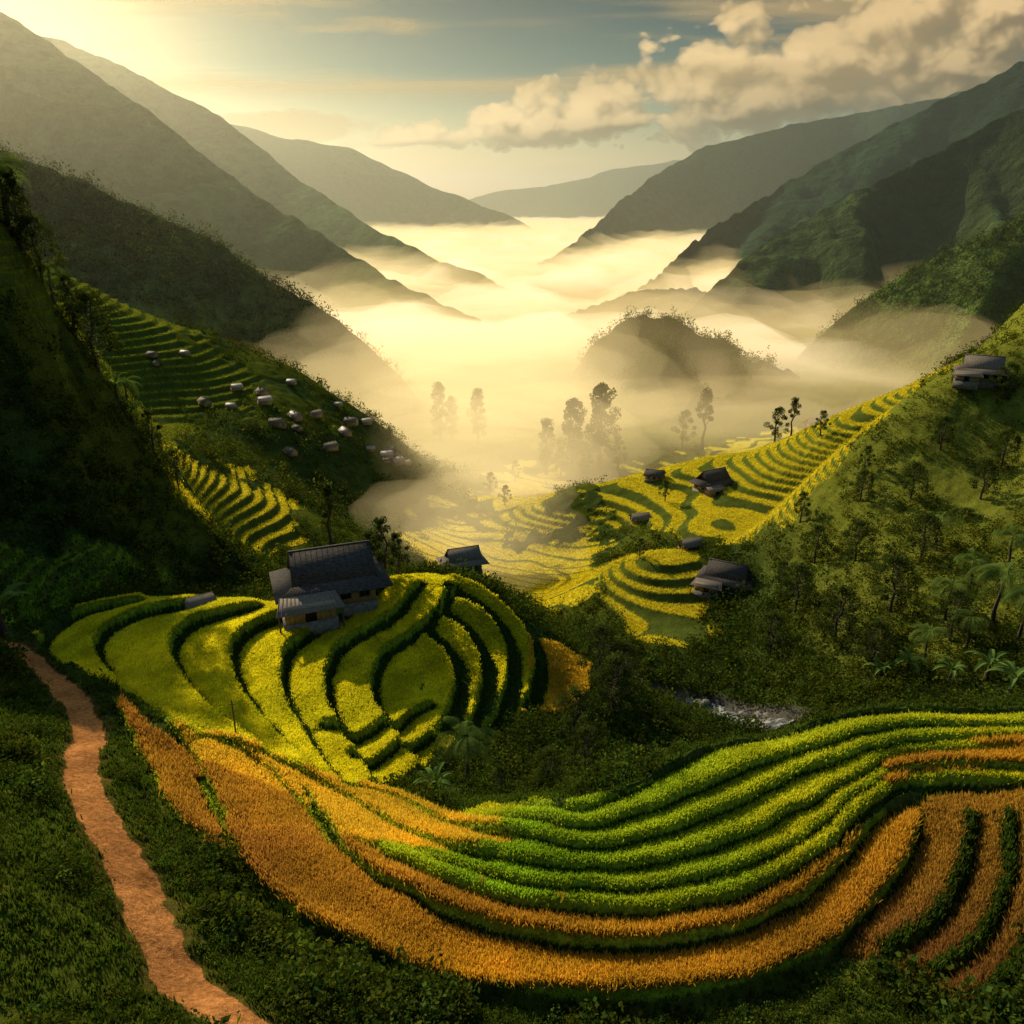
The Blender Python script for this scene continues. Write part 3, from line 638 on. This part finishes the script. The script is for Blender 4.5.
obj("stream",npmesh("stream",V,gridfaces(len(st),11),None,True),m,kind="structure",label="rocky stream with white rapids",category="stream")
def rockmesh():
    import bmesh
    bm=bmesh.new();bmesh.ops.create_icosphere(bm,subdivisions=3,radius=1)
    sd0=random.random()*50
    for v in bm.verts:
        c=v.co;f=1+.35*float(fbm(np.array([c.x*1.3+sd0]),np.array([c.y*1.3+c.z*1.7]),3,8)[0]);v.co=Vector((c.x*f*1.2,c.y*f,c.z*f*.65))
    me=bpy.data.meshes.new("boulder");bm.to_mesh(me);bm.free();me.materials.append(M_rock);return me
RM=[rockmesh() for _ in range(3)]
for i in range(40):
    j=random.randrange(2,len(st)-2);o_=random.uniform(-4.6,4.6);x_=st[j,0]+nrm[j,0]*o_;y_=st[j,1]+nrm[j,1]*o_
    o=obj("boulder",RM[i%3],None,None,label="grey boulder in the rocky stream",category="boulder",group="boulders along the stream");q=random.uniform(.35,1.1);o.scale=(q,q,q);o.location=(x_,y_,zc[j]+.1);o.rotation_euler=(0,0,random.random()*6)
# ---------- mist volumes
def volmat(name,dens,g,colv,emis,ecol,scat):
    m_,nt,N,L=nmat(name+"_material");o=N.new('ShaderNodeOutputMaterial')
    if scat:
        s=N.new('ShaderNodeVolumeScatter');s.inputs['Anisotropy'].default_value=g;s.inputs['Color'].default_value=colv+(1,)
    else:
        s=N.new('ShaderNodeVolumeAbsorption');s.inputs['Color'].default_value=(0,0,0,1)
    s.inputs['Density'].default_value=dens
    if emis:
        em=N.new('ShaderNodeEmission');em.inputs[0].default_value=ecol+(1,);em.inputs[1].default_value=emis*dens  # glow put into mist and haze by emission, in place of multiple scattering
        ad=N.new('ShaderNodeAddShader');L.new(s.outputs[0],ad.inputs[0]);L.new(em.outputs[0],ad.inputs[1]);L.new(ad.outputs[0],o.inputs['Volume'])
    else: L.new(s.outputs[0],o.inputs['Volume'])
    return m_
def vol(name,x0,x1,y0,y1,zt,zb,amp,lam,dens,g,colv,seed,label,nx=60,ny=60,emis=0,ecol=(1,.72,.38),scat=True,edge=.6):
    xs=np.linspace(x0,x1,nx);ys=np.geomspace(y0,y1,ny);Xg,Yg=np.meshgrid(xs,ys)
    T=zt+fbm(Xg/lam,Yg/lam,4,seed)*amp
    T=zb+(T-zb)*sstep(0,1,(Yg-y0)/(edge*y0))+1
    Vt=np.stack([Xg,Yg,T],-1).reshape(-1,3);Vb=Vt.copy();Vb[:,2]=zb
    f=gridfaces(ny,nx);m=nx*ny;fb=f[:,::-1]+m
    def strip(a): a=np.array(a);return np.stack([a[:-1],a[:-1]+m,a[1:]+m,a[1:]],-1)
    e1=np.arange(nx);e2=(ny-1)*nx+np.arange(nx);e3=np.arange(ny)*nx;e4=e3+nx-1
    Fa=np.concatenate([f,fb,strip(e1),strip(e2)[:,::-1],strip(e3)[:,::-1],strip(e4)])
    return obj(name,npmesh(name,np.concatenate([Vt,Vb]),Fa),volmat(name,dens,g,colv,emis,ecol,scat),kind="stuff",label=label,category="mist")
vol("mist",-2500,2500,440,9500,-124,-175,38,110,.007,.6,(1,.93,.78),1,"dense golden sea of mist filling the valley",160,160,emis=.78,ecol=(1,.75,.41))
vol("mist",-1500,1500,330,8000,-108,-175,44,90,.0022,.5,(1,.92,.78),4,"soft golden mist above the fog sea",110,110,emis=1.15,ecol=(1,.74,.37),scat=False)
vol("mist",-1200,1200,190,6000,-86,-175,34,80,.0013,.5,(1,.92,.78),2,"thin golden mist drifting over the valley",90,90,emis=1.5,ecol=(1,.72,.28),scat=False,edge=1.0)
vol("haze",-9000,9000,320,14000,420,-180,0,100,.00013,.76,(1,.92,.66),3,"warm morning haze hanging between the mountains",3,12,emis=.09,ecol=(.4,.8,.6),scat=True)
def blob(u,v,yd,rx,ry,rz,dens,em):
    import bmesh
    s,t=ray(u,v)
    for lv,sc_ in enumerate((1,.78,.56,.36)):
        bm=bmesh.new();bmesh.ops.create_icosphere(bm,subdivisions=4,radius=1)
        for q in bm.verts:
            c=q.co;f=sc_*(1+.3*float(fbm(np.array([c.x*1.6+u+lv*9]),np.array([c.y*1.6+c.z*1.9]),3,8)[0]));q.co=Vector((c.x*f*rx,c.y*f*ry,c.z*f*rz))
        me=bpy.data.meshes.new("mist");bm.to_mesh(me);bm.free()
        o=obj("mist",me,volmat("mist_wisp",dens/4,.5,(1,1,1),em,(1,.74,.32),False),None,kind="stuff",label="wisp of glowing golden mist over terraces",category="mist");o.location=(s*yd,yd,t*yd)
blob(475,455,330,80,70,28,.007,2.0);blob(465,525,225,36,45,16,.006,2.2);blob(650,415,350,80,45,14,.004,1.6);blob(470,370,440,120,70,40,.006,2.0)  # emissive mist blobs added to give the valley centre its glow
# ---------- clouds: far sheet of cloud, thickness and self-shadow computed from a density field
aN,eN=1500,420
ag=np.linspace(-.95,.95,aN);eg=np.linspace(.055,.34,eN);AG,EG=np.meshgrid(ag,eg)
def cdens(a,e,fine=True):
    ecn=.076+.085*a+.13*a*a
    th=.008+.092*np.maximum(a+.12,0)
    u_=(e-ecn)/th
    dd=1-np.where(u_>0,u_*.75,-u_*1.5)
    wx=fbm(a*20,e*26,4,301)*.016
    p=.58*(1-worley((a+wx)*12,(e+wx)*18,310))+.28*(1-worley((a+wx)*27,(e+wx)*40,320))
    if fine: p=p+.14*(1-worley((a-wx)*64,(e+wx)*92,330))
    else: p=p+.085
    d=dd*.8+(p-.48)*2.5+fbm(a*7,e*10,3,340)*.35
    return np.clip(d,0,2.0)*sstep(-.22,-.02,a)
dc=cdens(AG,EG)
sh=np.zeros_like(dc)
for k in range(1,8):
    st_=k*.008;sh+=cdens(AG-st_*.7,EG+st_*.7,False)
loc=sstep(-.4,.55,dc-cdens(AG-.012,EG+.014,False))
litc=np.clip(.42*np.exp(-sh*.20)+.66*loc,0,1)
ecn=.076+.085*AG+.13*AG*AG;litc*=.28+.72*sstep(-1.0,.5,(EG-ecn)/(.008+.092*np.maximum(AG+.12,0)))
alc=1-np.exp(-dc*4.5)
stq=fbm(AG*2.0+fbm(AG*4,EG*24,3,351)*.35,EG*26,6,350)
stq2=fbm(AG*6,EG*60,5,360)
sa=sstep(-.38,.25,stq+.35*stq2)*sstep(.10,.135,EG)*(1-sstep(.25,.33,EG))*(1-sstep(.25,.6,AG))*.85
sb=sstep(.1,.7,fbm(AG*14,EG*26,5,371)+1.1-(((AG+.27)/.13)**2+((EG-.085)/.018)**2))*.6
salpha=np.maximum(sa,sb*(AG<.0))
alpha=1-(1-alc)*(1-salpha)
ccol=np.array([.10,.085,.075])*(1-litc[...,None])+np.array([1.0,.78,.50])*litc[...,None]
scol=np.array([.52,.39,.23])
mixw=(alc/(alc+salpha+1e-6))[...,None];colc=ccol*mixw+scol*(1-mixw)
edge=sstep(0,.06,(AG+.95))*sstep(0,.06,(.95-AG))*sstep(0,.03,(.34-EG));alpha=alpha*edge
DY=11000.;Vc=np.stack([AG*DY,np.full_like(AG,DY),EG*DY],-1).reshape(-1,3)
m,nt,N,L=nmat("cloud_material");o=N.new('ShaderNodeOutputMaterial');va=N.new('ShaderNodeVertexColor');va.layer_name="Col";tr=N.new('ShaderNodeBsdfTransparent');tl=N.new('ShaderNodeBsdfTranslucent');df=N.new('ShaderNodeBsdfDiffuse');mx=N.new('ShaderNodeMixShader');mx.inputs[0].default_value=.7;mm=N.new('ShaderNodeMixShader')
L.new(va.outputs[0],tl.inputs[0]);L.new(va.outputs[0],df.inputs[0]);L.new(df.outputs[0],mx.inputs[1]);L.new(tl.outputs[0],mx.inputs[2]);L.new(va.outputs[1],mm.inputs[0]);L.new(tr.outputs[0],mm.inputs[1]);L.new(mx.outputs[0],mm.inputs[2]);L.new(mm.outputs[0],o.inputs[0])
fc=gridfaces(eN,aN);keepf=(alpha.reshape(-1)[fc].max(1)>.004);fc=fc[keepf]
us=np.unique(fc);remap=np.zeros(aN*eN,int);remap[us]=np.arange(len(us))
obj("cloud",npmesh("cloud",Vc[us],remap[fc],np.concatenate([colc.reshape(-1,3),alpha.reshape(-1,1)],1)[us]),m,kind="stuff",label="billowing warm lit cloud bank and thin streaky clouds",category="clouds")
# ---------- camera, sun, world
cam=bpy.data.cameras.new("camera");cam.lens=F/1024*36;cam.sensor_width=36;cam.clip_end=40000;cam.clip_start=.5
co=link(bpy.data.objects.new("camera",cam));co.rotation_euler=(math.pi/2-pitch,0,0);bpy.context.scene.camera=co
SE=math.radians(28);SA=math.radians(-36)
sun=bpy.data.lights.new("sun",'SUN');sun.energy=5;sun.angle=math.radians(.5);sun.color=(1,.85,.57)
so=link(bpy.data.objects.new("sun",sun))
sd_=Vector((math.sin(SA)*math.cos(SE),math.cos(SA)*math.cos(SE),math.sin(SE)));so.rotation_euler=sd_.to_track_quat('Z','Y').to_euler()
wd=bpy.data.worlds.new("World");bpy.context.scene.world=wd;wd.use_nodes=True;nt=wd.node_tree;N=nt.nodes;L=nt.links;N.clear()
def mth(op,a,b=None):
    m=N.new('ShaderNodeMath');m.operation=op
    for i,q in enumerate((a,b)):
        if q is None: continue
        if isinstance(q,(int,float)): m.inputs[i].default_value=q
        else: L.new(q,m.inputs[i])
    return m.outputs[0]
wo=N.new('ShaderNodeOutputWorld');bg=N.new('ShaderNodeBackground');sky=N.new('ShaderNodeTexSky');sky.sky_type='NISHITA';sky.sun_disc=False
sky.sun_elevation=SE;sky.sun_rotation=SA;sky.dust_density=1.0;sky.air_density=1.0
tc=N.new('ShaderNodeTexCoord');sx=N.new('ShaderNodeSeparateXYZ');L.new(tc.outputs['Generated'],sx.inputs[0])
tint=N.new('ShaderNodeVectorMath');tint.operation='MULTIPLY';L.new(sky.outputs[0],tint.inputs[0])
rp=N.new('ShaderNodeValToRGB');L.new(sx.outputs[2],rp.inputs[0]);rp.color_ramp.elements[0].color=(.8,.56,.30,1);rp.color_ramp.elements[0].position=.02
rp.color_ramp.elements[1].color=(.85,.95,.85,1);rp.color_ramp.elements[1].position=.6
for p_,c_ in((.08,(.40,.37,.23,1)),(.14,(.10,.17,.145,1)),(.2,(.03,.09,.095,1)),(.28,(.04,.11,.12,1)),(.36,(.45,.54,.48,1))):
    q_=rp.color_ramp.elements.new(p_);q_.color=c_
L.new(rp.outputs[0],tint.inputs[1])
gd=ray(20,30);gv=Vector((float(gd[0]),1,float(gd[1]))).normalized()
dt=N.new('ShaderNodeVectorMath');dt.operation='DOT_PRODUCT';L.new(tc.outputs['Generated'],dt.inputs[0]);dt.inputs[1].default_value=gv
dm=mth('MAXIMUM',dt.outputs['Value'],0.0)
gl=mth('ADD',mth('MULTIPLY',mth('POWER',dm,130.0),7.0),mth('MULTIPLY',mth('POWER',dm,26.0),1.6))
gc=N.new('ShaderNodeVectorMath');gc.operation='SCALE';gc.inputs[0].default_value=(1,.62,.2);L.new(gl,gc.inputs['Scale'])
ga=N.new('ShaderNodeVectorMath');ga.operation='ADD';L.new(tint.outputs[0],ga.inputs[0]);L.new(gc.outputs[0],ga.inputs[1])
L.new(ga.outputs[0],bg.inputs[0]);bg.inputs[1].default_value=.14
L.new(bg.outputs[0],wo.inputs[0])
vs=bpy.context.scene.view_settings;vs.view_transform='Standard';vs.look='None';vs.exposure=0
